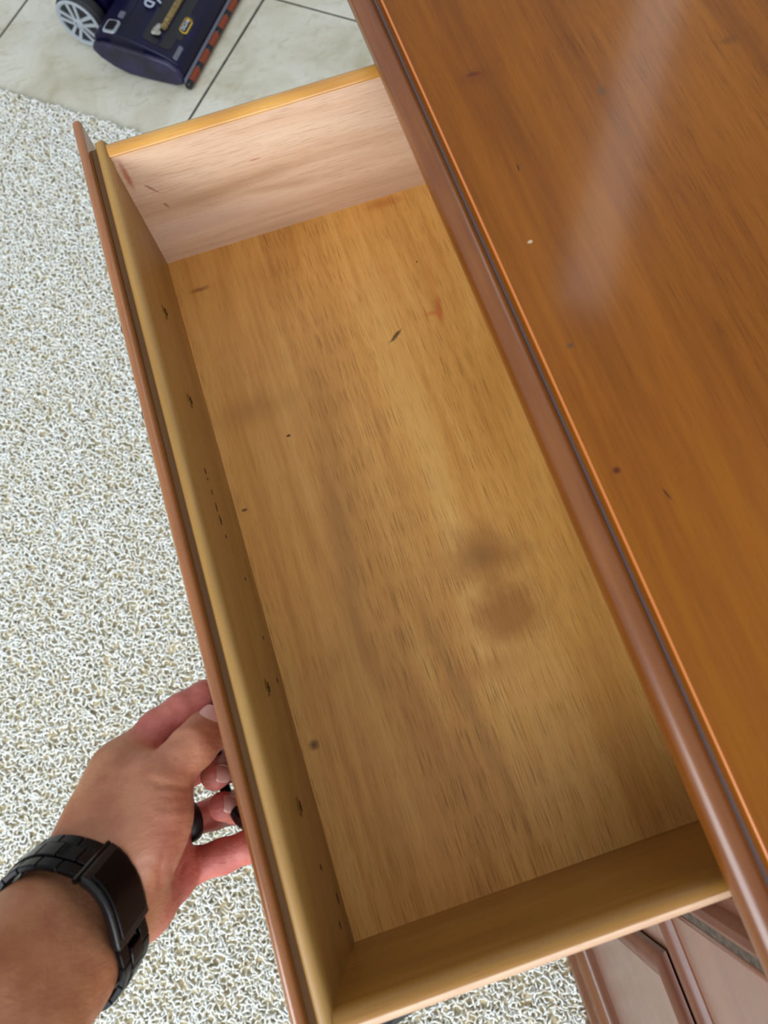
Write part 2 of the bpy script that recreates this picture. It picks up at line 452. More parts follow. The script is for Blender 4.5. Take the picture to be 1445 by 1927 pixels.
# top: bullnose edge, cove groove, raised lip, flat field
prof = [(X1, .109), (.190, .109), (.184, .1085)] + arc(.1785, .118, .009, 262, 90, 12) + \
       [(.1800, .1268), (.1814, .1264), (.1820, .1259), (.1826, .1260), (.1829, .1268), (.1831, .1290), (.1832, .1325)] + arc(.1841, .1331, .0009, 180, 90, 4) + [(X1, .1340)]
v, f = prism(prof, Y0 - .012, Y1, XZ_Y)
tp = part('top_board', (v, f), M['cherry_top'], smooth=True, angle=40)
tp.data.materials.append(M['cherry_edge']); tp.data.materials.append(M['groove'])
M['worn'] = plain('worn_finish_edge', (190, 108, 46), .3, coat=.6)
tp.data.materials.append(M['worn'])
for p in tp.data.polygons:
    c = p.center
    if len(p.vertices) == 4 and c.x < .1830 and c.z < .1335: p.material_index = 1
    if len(p.vertices) == 4 and .1812 < c.x < .1829 and .1248 < c.z < .1275: p.material_index = 2
    if len(p.vertices) == 4 and c.x > .1831 and c.x < .1843 and .131 < c.z < .13405: p.material_index = 3
# carcass
part('side_panel', box(XF, X1 - .01, Y1 - .045, Y1 - .033, FL + .0045, .1085), M['cherry_face'], bevel=.001)
part('side_panel', box(XF, X1 - .01, Y0 + .0, Y0 + .02, FL + .0045, .1085), M['cherry_face'], bevel=.001)
part('back_panel', box(X1 - .012, X1 - .004, Y0 + .02, Y1 - .046, FL + .05, .1085), M['cavity'])
part('divider', box(XF + .02, X1 - .012, -.044, -.028, -.088, .1085), M['cavity'])
part('divider', box(XF + .02, X1 - .012, .494, .508, -.088, .1085), M['cavity'])
part('shelf', box(XF + .02, X1 - .012, Y0 + .02, Y1 - .046, -.098, -.088), M['cavity'])
part('shelf', box(XF + .02, X1 - .012, Y0 + .02, Y1 - .046, -.560, -.548), M['cavity'])
# far stile of the opening and upper rails
part('stile', box(XF, XF + .02, .4935, Y1 - .046, -.088, .1085), M['cherry_face'], bevel=.001)
sp = [(-.042, XF), (-.042, XF - .004), (-.0395, XF - .0075), (-.036, XF - .009), (-.0325, XF - .0075), (-.031, XF - .004), (-.030, XF - .001), (-.022, XF - .001), (-.022, XF + .02), (-.042, XF + .02)]
v, f = prism(sp, -.0545, .1085, lambda p, q, a: (q, p, a))
part('stile', (v, f), M['cherry_mould'], smooth=True)
part('dust', join([box(XF - .0045, XF + .004, -.0490, -.0420, -.049, .105)]), M['dust'])
# bead rail between drawers and doors
bp = [(XF + .02, -.050)] + [(XF - .001, -.050)] + [(XF - .004, -.0515)] + arc(XF - .002, -.064, .0095, 110, 250, 8) + [(XF - .003, -.0765), (XF - .0005, -.079), (XF + .02, -.079)]
v, f = prism(bp, Y0 + .02, Y1 - .046, XZ_Y)
part('rail', (v, f), M['cherry_mould'], smooth=True)
part('rail', box(XF - .000, XF + .02, Y0 + .02, Y1 - .046, -.0815, -.0795), M['cherry_face'])
# closed drawer of the near column
d2 = part('drawer', box(XF - .006, XF + .012, Y0 + .03, -.0490, -.0485, .1000), M['cherry_face'], bevel=.002)
part('knob', lathe([(.004, 0), (.004, .008), (.010, .012), (.013, .018), (.010, .023), (.004, .025)], 16, 'X', (0, 0, 0)), M['black_metal'], d2, smooth=True)
kb = [o for o in d2.children][0]
kb.scale = (-1, 1, 1); kb.location = Vector((XF - .005, -.34, .025))
# doors: flat board, mitred moulding frame, raised flat field
def door(ya, yb, taper):
    dr = part('door', box(XF - .002, XF + .016, ya, yb, -.560, -.0815), M['cherry_face'], bevel=.0012)
    # outline of the moulding (outer and inner), cross-section swept round it
    zt, zb = -.115, -.553
    yo0, yo1 = ya + .035, yb - .019
    out = [(yo1, zt), (yo1 - taper, zb), (yo0 + taper, zb), (yo0, zt)]
    sec = [(0.0, .0015), (.001, .006), (.004, .0090), (.008, .0095), (.012, .008), (.015, .0045), (.018, .0040), (.0195, .0015)]
    ctr = Vector(((yo0 + yo1) / 2, (zt + zb) / 2))
    V = []; n = len(out)
    for i in range(n):
        p = Vector(out[i]); a = (Vector(out[i - 1]) - p).normalized(); b = (Vector(out[(i + 1) % n]) - p).normalized()
        bis = (a + b); s = 1.0 / max(.3, abs(bis.normalized().cross(a)) if False else math.sin(a.angle(b) / 2))
        bis = bis.normalized() * s
        for w, h in sec:
            V.append((XF - .002 - h, p.x + bis.x * w * 1.4, p.y + bis.y * w * 1.4))
    F = []; k = len(sec)
    for i in range(n):
        for j in range(k - 1):
            F.append((i * k + j, i * k + j + 1, ((i + 1) % n) * k + j + 1, ((i + 1) % n) * k + j))
    part('door_moulding', (V, F), M['cherry_mould'], dr, smooth=True, angle=50)
    g_ = .0195 * 1.4
    part('door_field', prism([(yo1 - g_ - .001, zt - g_ - .001), (yo1 - taper - g_ - .001, zb + g_ * .2), (yo0 + taper + g_, zb + g_ * .2), (yo0 + g_, zt - g_)], XF - .0045, XF - .001, lambda p, q, a: (a, p, q)), M['cherry_face'], dr, bevel=.001)
    return dr
door(-.46, -.0725, .024)
door(-.05, .26, .02)
door(.265, .508, .02)
part('stile', box(XF - .002, XF + .018, -.0715, -.0510, -.560, -.0815), M['cherry_face'], bevel=.001)
part('stile', box(XF - .002, XF + .018, Y0 + .02, -.4615, -.560, -.0815), M['cherry_face'], bevel=.001)
# plinth moulding
pp = [(XF + .02, FL + .0045), (.157, FL + .0045), (.157, FL + .030), (.159, FL + .040), (.164, FL + .046), (.166, FL + .060), (.170, FL + .068), (.173, FL + .072), (.174, FL + .080), (.180, FL + .084), (.182, FL + .089), (XF + .02, FL + .089)]
v, f = prism(pp, Y0 - .01, Y1 - .034, XZ_Y)
part('base_moulding', (v, f), M['cherry_edge'], smooth=True, angle=30)

# ------------------------------------------------------------------ the open drawer
DR = empty('drawer', (0, 0, 0)); DR.parent = SB; DR.location = Vector((0.19, L / 2, 0)) - OFF
XB = 0.36
M['filler'] = wood('brown_filler_strip', (92, 58, 22), (124, 84, 36), (144, 104, 52), 'Y', 0.4, pore=0.2)  # brown darkened to paint in the shade of the recess
part('bottom_panel', box(-.003, XB, -.004, L + .004, -.005, 0.0), M['bottom'], DR)
def side_prof(y0, y1, zt):
    r = (y1 - y0) / 2
    return [(y0, -.018), (y1, -.018)] + arc((y0 + y1) / 2, zt - r * .55, r, 0, 180, 8, rz=r * .55)
v, f = prism(side_prof(L, L + .0105, H), 0.0, XB, YZ_X)
far_side = part('side_board', (v, f), M['oak_side'], DR, smooth=True, angle=50)
far_side['label'] = 'pinkish oak drawer side with a varnished top edge'
M['gold_edge'] = wood('gold_side_edge', (170, 112, 44), (206, 148, 66), (228, 178, 98), 'X', 0.3, coat=0.5, pore=0.4, ring=.5, seed=6.6)
far_side.data.materials.append(M['gold_edge'])
for p in far_side.data.polygons:
    if p.normal.z > .2 or (p.center.z > H - .004): p.material_index = 1
v, f = prism([(-.0112, -.018), (0, -.018)] + arc(-.0056, H - .006, .0056, 0, 180, 10, rz=.006), 0.0, XB, YZ_X)
ns = part('side_board', (v, f), M['oak_side_gold'], DR, smooth=True, angle=60)
ns['label'] = 'golden drawer side with a worn rounded edge'
ns.data.materials.append(M['oak_side'])
for p in ns.data.polygons:
    if p.center.y < -.0078: p.material_index = 1  # paler outer strip stands in for the edge's white glint and wear
part('back_board', box(XB, XB + .012, -.0112, L + .0105, -.018, H - .012), M['oak_side_gold'], DR, bevel=.001)
# box front (inner board) with rounded top
ib = [(-.0068, -.018), (-.0068, H - .003)] + arc(-.0040, H - .0030, .0028, 180, 90, 4) + arc(-.0030, H - .0034, .0034, 90, 0, 5) + [(0.0006, H - .008), (0, H - .012), (0, -.018)]
v, f = prism(ib, -.0155, L + .0125, XZ_Y)
part('inner_front_board', (v, f), M['front_board'], DR, smooth=True, angle=60)
part('filler_strip', box(-.0115, -.0066, -.022, L + .0135, -.014, H - .0055), M['filler'], DR, bevel=.0008)
# outer face with moulded edge
def frontpiece(name, pr, ya, yb, mat):
    v, f = prism(pr, ya, yb, XZ_Y)
    return part(name, (v, f), mat, DR, smooth=True, angle=60, bevel=0)
M['cherry_front'] = wood('cherry_drawer_front', (112, 62, 26), (160, 98, 48), (180, 116, 62), 'Y', 0.25, coat=0.8, coatr=.12, pore=0.3, ring=0.2, seed=13.1, bump=.05)
face = [(-.0112, -.030), (-.0112, H - .0015), (-.0118, H + .0004), (-.0132, H + .0012), (-.0150, H + .0010), (-.0164, H - .0002), (-.0171, H - .0015), (-.0174, H - .0035), (-.0174, -.030)]
frontpiece('face_board', face, -.030, .5005, M['cherry_front'])
fld = [(-.0173, -.022), (-.0173, H - .0050), (-.0177, H - .0058), (-.0182, H - .0070), (-.0188, H - .0085), (-.0196, H - .0110), (-.0198, H - .016), (-.0198, -.018), (-.0180, -.022)]
frontpiece('face_field', fld, -.022, .4885, M['cherry_front'])
# screws on the inside of the front
def screw(y, z):
    prof_ = [(.0050, 0), (.0050, .0002), (.0038, .0007), (.0012, .0008)]
    V1, F1 = lathe(prof_, 16, 'X', (0, y, z))
    sl1 = box(.0003, .0011, y - .0026, y + .0026, z - .0004, z + .0004)
    sl2 = box(.0003, .0011, y - .0004, y + .0004, z - .0026, z + .0026)
    s = part('screw', join([(V1, F1), sl1, sl2]), M['brass'], DR, smooth=True)
    s.data.materials.append(M['black_metal'])
    for p in s.data.polygons[len(F1):]: p.material_index = 1
for y, z in ((.3827, .060), (.3198, .0557), (.1403, .0538), (.0778, .0539)):
    screw(y, z)
# bail pulls on the outside
def bail(yc, lift):
    V, F = [], []
    ps = []
    for y in (yc - .0315, yc + .0315):
        v1, f1 = lathe([(.009, 0), (.009, .002), (.005, .003), (.004, .005), (.0045, .0065), (.0045, .0090), (.003, .0100)], 16, 'X', (0, 0, 0))
        ps.append(([(-x - .0198, yy + y, zz + .055) for x, yy, zz in v1], f1))
    path = []
    for i in range(25):
        t = i / 24.0
        yy = yc - .0315 + .063 * t
        out = math.sin(math.pi * t) ** .45
        path.append((-.0270 - .026 * out * math.cos(lift), yy, .055 - .026 * out * math.sin(lift)))
    ps.append(tube(path, .0030, 10))
    return part('pull', join(ps), M['black_metal'], DR, smooth=True)
bail(.109, R(58))
bail(.351, R(86))
# dark chips and gouges along the inside of the front board
M['chip'] = plain('dark_wood_chip', (48, 28, 14), 0.8)
chips = []
for (y, z, ly, lz) in ((.267, .066, .004, .0009), (.262, .0655, .002, .0006), (.2545, .063, .003, .0007), (.2455, .0615, .0055, .0008), (.238, .0595, .006, .0014), (.2285, .0565, .0025, .0012), (.208, .032, .002, .0007), (.172, .026, .002, .0007), (.147, .018, .003, .0006), (.046, .040, .003, .0009), (.026, .016, .006, .0008), (.016, .03, .004, .0008)):
    chips.append(([(0.00035, y - ly / 2, z), (.00035, y, z - lz), (.00035, y + ly / 2, z + .0002), (.00035, y, z + lz * .6), (-.0002, y - ly / 2, z), (-.0002, y, z - lz), (-.0002, y + ly / 2, z), (-.0002, y, z + lz * .6)],
                  [(0, 1, 2, 3), (7, 6, 5, 4), (0, 4, 5, 1), (1, 5, 6, 2), (2, 6, 7, 3), (3, 7, 4, 0)]))
for ch_ in chips: part('gouge', ch_, M['chip'], DR)

# ------------------------------------------------------------------ vacuum cleaner
M['navy'] = plain('navy_plastic', (12, 8, 50), 0.4, coat=0.0, spec=.3, var=.25, vscale=14)
M['lav'] = plain('scuffed_navy_side', (36, 31, 66), 0.45, coat=0.05, var=.35, vscale=30)
M['silver'] = plain('silver_plastic', (168, 176, 184), 0.3, metal=0.2, coat=.3)
M['blackp'] = plain('black_plastic', (16, 15, 20), 0.4)
M['orange'] = plain('rust_orange_strip', (128, 52, 16), 0.6)
M['grey'] = plain('grey_plastic', (96, 100, 112), 0.4)
M['rubber'] = plain('dark_rubber', (30, 30, 34), 0.7)
M['bristle'] = plain('tan_bristle', (150, 126, 74), 0.7, var=.4, vscale=300)
M['yellow'] = plain('yellow_print', (206, 170, 50), 0.4)
M['white'] = plain('pale_print', (170, 178, 196), 0.4)
M['clear'] = plain('smoky_clear_plastic', (40, 40, 46), 0.08, alpha=0.14)
M['lint'] = plain('grey_lint', (170, 166, 156), 0.95, var=.3, vscale=200)
ang = math.atan2(.79, .61)
VC = empty('vacuum_cleaner', (.008, 1.425, FL), None, ang)   # local x = along the nozzle, local y = backwards
tag(VC, 'navy blue upright vacuum cleaner head with silver wheel on the cream tiles', 'vacuum cleaner')
def vp(name, vf, mat, parent=None, **k):
    return mesh_obj(name, vf[0], vf[1], mat, parent or VC, **k)
WD = .30
shell = [(-.020, .014), (-.021, .028), (-.014, .046), (.004, .057), (.03, .066), (.075, .078), (.115, .085), (.145, .083), (.160, .072), (.166, .055), (.160, .040), (.135, .018), (.105, .006), (.0, .006)]
def vshell(p, q, a): return (a, p, q)
body = vp('nozzle_body', prism(shell, .006, WD - .006, vshell), M['navy'], bevel=.004, seg=3, angle=50)
for a0, a1 in ((-.004, .009), (WD - .009, WD + .004)):
    capp = [(-.018, .010), (-.020, .024), (-.014, .040), (.004, .053), (.05, .060), (.10, .064), (.140, .066), (.164, .060), (.172, .046), (.160, .030), (.135, .014), (.105, .004), (.06, .002), (.0, .003)]
    sc_ = vp('side_cap', prism(capp, a0, a1, vshell), M['lav'], bevel=.005, seg=3, angle=60)
    rim = [(p, q_ - .002, ) for p, q_ in capp[9:]]
# lip and striped strip along the front
vp('front_lip', prism([(-.024, .008), (-.026, .018), (-.022, .022), (-.019, .010)], .0, WD, vshell), M['grey'], smooth=True)
n = 0; u = -.004
while u < WD - .005:
    wd = .034 if n % 2 else .014
    c_ = (.0, -.031, .014)
    vv, ff = lathe([(.0065, 0), (.0075, .001), (.0075, wd - .001), (.0065, wd)], 12, 'X', (u, -.028, .0095))
    vp('strip_band', (vv, ff), M['orange'] if n % 2 else M['blackp'], smooth=True)
    u += wd; n += 1
# raised panel lines, buttons
def on_shell(v_):
    for (p0, q0), (p1, q1) in zip(shell[1:8], shell[2:9]):
        if p0 <= v_ <= p1: return q0 + (q1 - q0) * (v_ - p0) / (p1 - p0), math.atan2(q1 - q0, p1 - p0)
    return .085, 0
def slab(u0, u1, v0, v1, th, lift=0.0, r=.004, n=4):
    pts = []
    for cx, cy, s in ((u1 - r, v1 - r, 0), (u0 + r, v1 - r, 90), (u0 + r, v0 + r, 180), (u1 - r, v0 + r, 270)):
        pts += arc(cx, cy, r, s, s + 90, n)
    zc = [on_shell(p[1])[0] for p in pts]
    k = len(pts)
    V = [(p[0], p[1], z + lift) for p, z in zip(pts, zc)] + [(p[0], p[1], z + lift + th) for p, z in zip(pts, zc)]
    F = [(i, (i + 1) % k, k + (i + 1) % k, k + i) for i in range(k)] + [tuple(range(k))[::-1], tuple(range(k, 2 * k))]
    return V, F
fr = vp('button_frame', slab(.006, .038, .108, .136, .004, -.001, .006), M['silver'], bevel=.0012)
vp('button', slab(.0105, .0335, .1125, .1315, .0015, .003, .004), M['blackp'], fr, bevel=.0008)
vp('panel', slab(.035, .27, .118, .150, .0022, -.0005, .006), M['navy'], bevel=.001)
vp('latch', slab(.046, .062, .108, .120, .0035, 0, .002), M['grey'], bevel=.0008)
vp('panel_groove', slab(.040, .27, .102, .1035, .0012, 0, .0006), M['blackp'])
# clear window over the brush
win = slab(.022, .27, .006, .062, .0008, .000, .010)
vp('window_bed', win, M['blackp'])
vp('brush_roll', lathe([(.004, 0), (.006, .004), (.006, .20), (.004, .204)], 12, 'X', (.060, .034, .070)), M['bristle'], smooth=True)
lint = []
for i in range(9):
    a_ = random.random() * 6.28
    vv, ff = lathe([(.002, -.004), (.005, -.002), (.006, 0), (.005, .002), (.002, .004)], 8, 'Z', (.046 + .006 * math.cos(a_) + i * .001, .040 + .005 * math.sin(a_), .074))
    lint.append((vv, ff))
vp('lint', join(lint), M['lint'], smooth=True)
vp('window_pane', slab(.018, .274, .002, .066, .008, .004, .012), M['clear'], bevel=.003, seg=3)
vp('indicator', slab(.012, .045, -.010, -.003, .003, .000, .0015), M['grey'], bevel=.0006)
vp('badge_bed', slab(.055, .12, -.002, .012, .0012, 0, .004), M['blackp'])
bd = vp('badge', slab(.074, .112, -.0035, .0105, .0022, 0, .0065, 6), M['yellow'], bevel=.0004)
vp('badge_face', slab(.0755, .1105, -.002, .009, .0026, 0, .0052, 6), M['blackp'], bd)
vp('badge_dot', slab(.103, .1085, .0005, .0065, .0032, 0, .002, 4), M['yellow'], bd)
def text(name, s, size, loc, parent, mat, tilt, depth=.0004):
    cu = bpy.data.curves.new(name, 'FONT'); cu.body = s; cu.size = size; cu.extrude = depth
    cu.offset = .0003
    tmp = bpy.data.objects.new(name, cu); COL.objects.link(tmp)
    dg = bpy.context.evaluated_depsgraph_get()
    me = bpy.data.meshes.new_from_object(tmp.evaluated_get(dg)); bpy.data.objects.remove(tmp)
    me.materials.clear(); me.materials.append(mat)
    o = bpy.data.objects.new(name, me); link(o, parent); o.location = loc; o.rotation_euler = (tilt, 0, 0)
    return o
text('lettering', 'dyson', .040, (.088, .068, on_shell(.072)[0] + .004), VC, M['white'], on_shell(.07)[1])
text('lettering', 'DC14', .010, (.078, .0005, on_shell(.004)[0] + .0022), bd, M['white'], on_shell(.006)[1])
vp('scuff_tab', box(.03, .04, -.0, .01, 0.0, .004), M['orange'])
VC.children[-1].location = (-.034, .045, .001)
# wheels at the back
def wheel(ux):
    c = (ux, .222, .052)
    t_ = vp('wheel', lathe([(.036, -.016), (.046, -.014), (.0515, -.008), (.0525, 0), (.0515, .008), (.046, .014), (.036, .016)], 36, 'X', (0, 0, 0)), M['rubber'], smooth=True)
    t_.location = c
    for s in (-1,):
        # rim ring, hub and spokes facing the nozzle's near side
        prof_ = [(.046, -.0145), (.0475, -.018), (.044, -.0195), (.040, -.018), (.0385, -.0150)]
        V = []; n_ = 36
        for r_, h_ in prof_:
            for k in range(n_):
                a_ = 2 * math.pi * k / n_; V.append((h_, r_ * math.cos(a_), r_ * math.sin(a_)))
        F = [(i * n_ + k, i * n_ + (k + 1) % n_, (i + 1) * n_ + (k + 1) % n_, (i + 1) * n_ + k) for i in range(4) for k in range(n_)]
        vp('rim', (V, F), M['silver'], t_, smooth=True)
        vp('hub', lathe([(.011, -.0155), (.011, -.0195), (.007, -.0215), (.006, -.018), (.003, -.0175)], 18, 'X'), M['silver'], t_, smooth=True)
        for k in range(5):
            a_ = 2 * math.pi * k / 5 + .3
            parts_ = []
            for dd in (-.1, .1):
                ca, sa = math.cos(a_), math.sin(a_)
                def P(r_, w_, h_): return (h_, r_ * ca - w_ * sa, r_ * sa + w_ * ca)
                w0 = dd * .05; w1 = dd * .085
                vs = [P(.009, w0 - .003, -.015), P(.009, w0 + .003, -.015), P(.041, w1 + .0038, -.015), P(.041, w1 - .0038, -.015),
                      P(.009, w0 - .0026, -.019), P(.009, w0 + .0026, -.019), P(.041, w1 + .0034, -.018), P(.041, w1 - .0034, -.018)]
                parts_.append((vs, [(0, 1, 2, 3), (7, 6, 5, 4), (0, 4, 5, 1), (1, 5, 6, 2), (2, 6, 7, 3), (3, 7, 4, 0)]))
            vp('spoke', join(parts_), M['silver'], t_)
    return t_
wheel(.062); wheel(WD - .062)
vp('axle_housing', lathe([(.030, .085), (.040, .09), (.042, .11), (.042, WD - .11), (.040, WD - .09), (.030, WD - .085)], 24, 'X', (0, .215, .058)), M['navy'], smooth=True)
vp('neck', join([tube([(.15, .12, .065), (.15, .17, .075), (.15, .22, .09)], [.035, .04, .045], 20), tube([(.15, .22, .09), (.15, .25, .18), (.15, .29, .30)], [.045, .055, .06], 24)]), M['blackp'], smooth=True)
vp('dust_bin', lathe([(.05, 0), (.062, .01), (.064, .20), (.058, .22), (.045, .235)], 28, 'Z', (.15, .30, .27)), M['grey'], smooth=True)

# ------------------------------------------------------------------ shoe under the drawer
def shoe():
    r = empty('shoe', (-.047, -.166, FL + .012), None, math.atan2(.015, .032) - .05)
    tag(r, 'black shoe on the carpet below the near end of the drawer', 'shoe')
    def ol(s, w):
        pts = []
        for i in range(28):
            t = 2 * math.pi * i / 28
            x = .145 * math.cos(t); wy = .5 * (1 + .12 * math.cos(t + .4)) * w
            y = math.copysign(abs(math.sin(t)) ** .7, math.sin(t)) * wy
            pts.append((x * s, y))
        return pts
    def loft(levels):
        V = []; F = []
        for z, s, w, dx in levels:
            V += [(x + dx, y, z) for x, y in ol(s, w)]
        k = 28
        for i in range(len(levels) - 1):
            F += [(i * k + j, i * k + (j + 1) % k, (i + 1) * k + (j + 1) % k, (i + 1) * k + j) for j in range(k)]
        F.append(tuple(range(k))[::-1]); F.append(tuple(range((len(levels) - 1) * k, len(levels) * k)))
        return V, F
    mesh_obj('sole', *loft([(0, .98, .098, 0), (.004, 1.0, .104, 0), (.016, 1.0, .104, 0), (.018, .985, .100, 0)]), plain('dark_grey_sole', (52, 54, 60), .6), r, smooth=True)
    up = loft([(.017, .965, .094, 0), (.035, .95, .092, -.002), (.052, .86, .080, -.014), (.066, .70, .066, -.035), (.080, .48, .058, -.068), (.095, .42, .056, -.078)])
    mesh_obj('upper', *up, plain('black_leather', (16, 17, 24), .5, var=.3, vscale=60, bump=.2), r, smooth=True, angle=80)
shoe()

# ------------------------------------------------------------------ the hand and forearm
def unp(u, v, d):
    c = np.array([(u - W_PX / 2) / F_PX * d, -(v - H_PX / 2) / F_PX * d, -d])
    return CR @ c + CC
def nd(u, v, d, r): return np.append(unp(u, v, d), r * d / F_PX)
# joints, measured once against the camera solve: (column, row, distance, radius in px at that distance)
palm = [
    [nd(-190, 2010, .245, 98), nd(-55, 1863, .270, 92), nd(38, 1770, .298, 81), nd(160, 1630, .338, 67), nd(202, 1535, .350, 63), nd(232, 1458, .366, 54)],
    [nd(-75, 2110, .245, 98), nd(42, 1950, .275, 92), nd(114, 1838, .302, 86), nd(206, 1718, .345, 74), nd(260, 1696, .362, 62), nd(312, 1645, .388, 53)],
    [nd(186, 1670, .340, 86), nd(235, 1585, .352, 80), nd(275, 1520, .365, 64)],
    [nd(232, 1640, .345, 62), nd(270, 1575, .342, 60), nd(298, 1535, .345, 50), nd(296, 1488, .350, 46)],
    [nd(235, 1600, .372, 62), nd(270, 1500, .382, 52), nd(285, 1560, .388, 50), nd(305, 1640, .392, 48)],
    [nd(228, 1458, .370, 48), nd(258, 1472, .362, 42), nd(290, 1484, .356, 44)],
]
fingers = {
    'thumb': [nd(288, 1505, .348, 53), nd(298, 1474, .351, 47), nd(341, 1427, .358, 39), nd(364, 1404, .362, 42), nd(388, 1378, .371, 39), nd(402, 1364, .376, 35)],
    'index': [nd(240, 1440, .375, 47), nd(300, 1372, .383, 37), nd(345, 1340, .387, 35), nd(388, 1316, .392, 34), nd(402, 1332, .420, 30)],
    'middle': [nd(272, 1500, .388, 46), nd(345, 1450, .405, 33), nd(405, 1430, .418, 31), nd(424, 1442, .400, 29), nd(404, 1460, .379, 27)],
    'ring': [nd(288, 1570, .392, 46), nd(350, 1548, .410, 29), nd(405, 1530, .420, 28), nd(440, 1520, .415, 28), nd(444, 1518, .398, 28), nd(419, 1517, .382, 27)],
    'pinky': [nd(308, 1640, .396, 36), nd(365, 1629, .400, 31), nd(420, 1611, .402, 30), nd(470, 1592, .402, 28), nd(485, 1588, .404, 26)],
}
def seg(P, a, b):
    pa = P - a[:3]; ba = b[:3] - a[:3]
    h = np.clip((pa @ ba) / (ba @ ba), 0, 1)
    return np.linalg.norm(pa - h[:, None] * ba, axis=1) - (a[3] + (b[3] - a[3]) * h)
def smin(a, b, k):
    h = np.clip(.5 + .5 * (b - a) / k, 0, 1)
    return b + (a - b) * h - k * h * (1 - h)
def chain(P, ch, k):
    d = None
    for a, b in zip(ch[:-1], ch[1:]):
        s = seg(P, a, b); d = s if d is None else smin(d, s, k)
    return d
creases = [  # polylines (column, row) on the side the camera sees, depth in m
    ([(326, 1392), (340, 1396), (352, 1410), (356, 1424)], .0008), ([(334, 1384), (350, 1388), (362, 1402), (366, 1418)], .0010),
    ([(343, 1378), (358, 1382), (371, 1394)], .0006),
    ([(352, 1484), (325, 1478), (300, 1476), (284, 1468)], .0012), ([(350, 1500), (322, 1502), (300, 1498)], .0006),
    ([(349, 1518), (320, 1520), (292, 1512)], .0006), ([(346, 1542), (318, 1548), (290, 1545)], .0007), ([(342, 1560), (312, 1566), (285, 1560)], .0005),
    ([(298, 1402), (292, 1414), (280, 1424)], .0010), ([(270, 1408), (250, 1412), (232, 1418)], .0005),
    ([(322, 1322), (336, 1346), (338, 1368)], .0007), ([(330, 1318), (344, 1342)], .0005),
    ([(418, 1585), (423, 1606), (426, 1636)], .0010), ([(376, 1594), (378, 1620), (374, 1660)], .0008),
    ([(308, 1618), (302, 1640), (304, 1668)], .0012), ([(322, 1630), (326, 1660)], .0007), ([(300, 1632), (280, 1620), (262, 1628)], .0007),
    ([(150, 1545), (190, 1556), (222, 1580), (240, 1612)], .0007), ([(142, 1556), (178, 1566), (208, 1588), (228, 1622)], .0006), ([(168, 1536), (206, 1548), (238, 1574), (254, 1606)], .0005),
    ([(352, 1590), (350, 1620), (338, 1650)], .0006),
]
CRS = []
def sdf(P):
    pm = None
    for ch in palm:
        c = chain(P, ch, .012); pm = c if pm is None else smin(pm, c, .016)
    out = pm
    for nme, ch in fingers.items():
        c = chain(P, ch, .004)
        out = np.minimum(out, smin(pm, c, .007 if nme in ('thumb', 'index') else .0035))
    for pts, dp in CRS:
        dl = None
        for a, b in zip(pts[:-1], pts[1:]):
            s = seg(P, np.append(a, 0), np.append(b, 0)); dl = s if dl is None else np.minimum(dl, s)
        out = out + dp * np.exp(-(dl / .0015) ** 2)
    return out
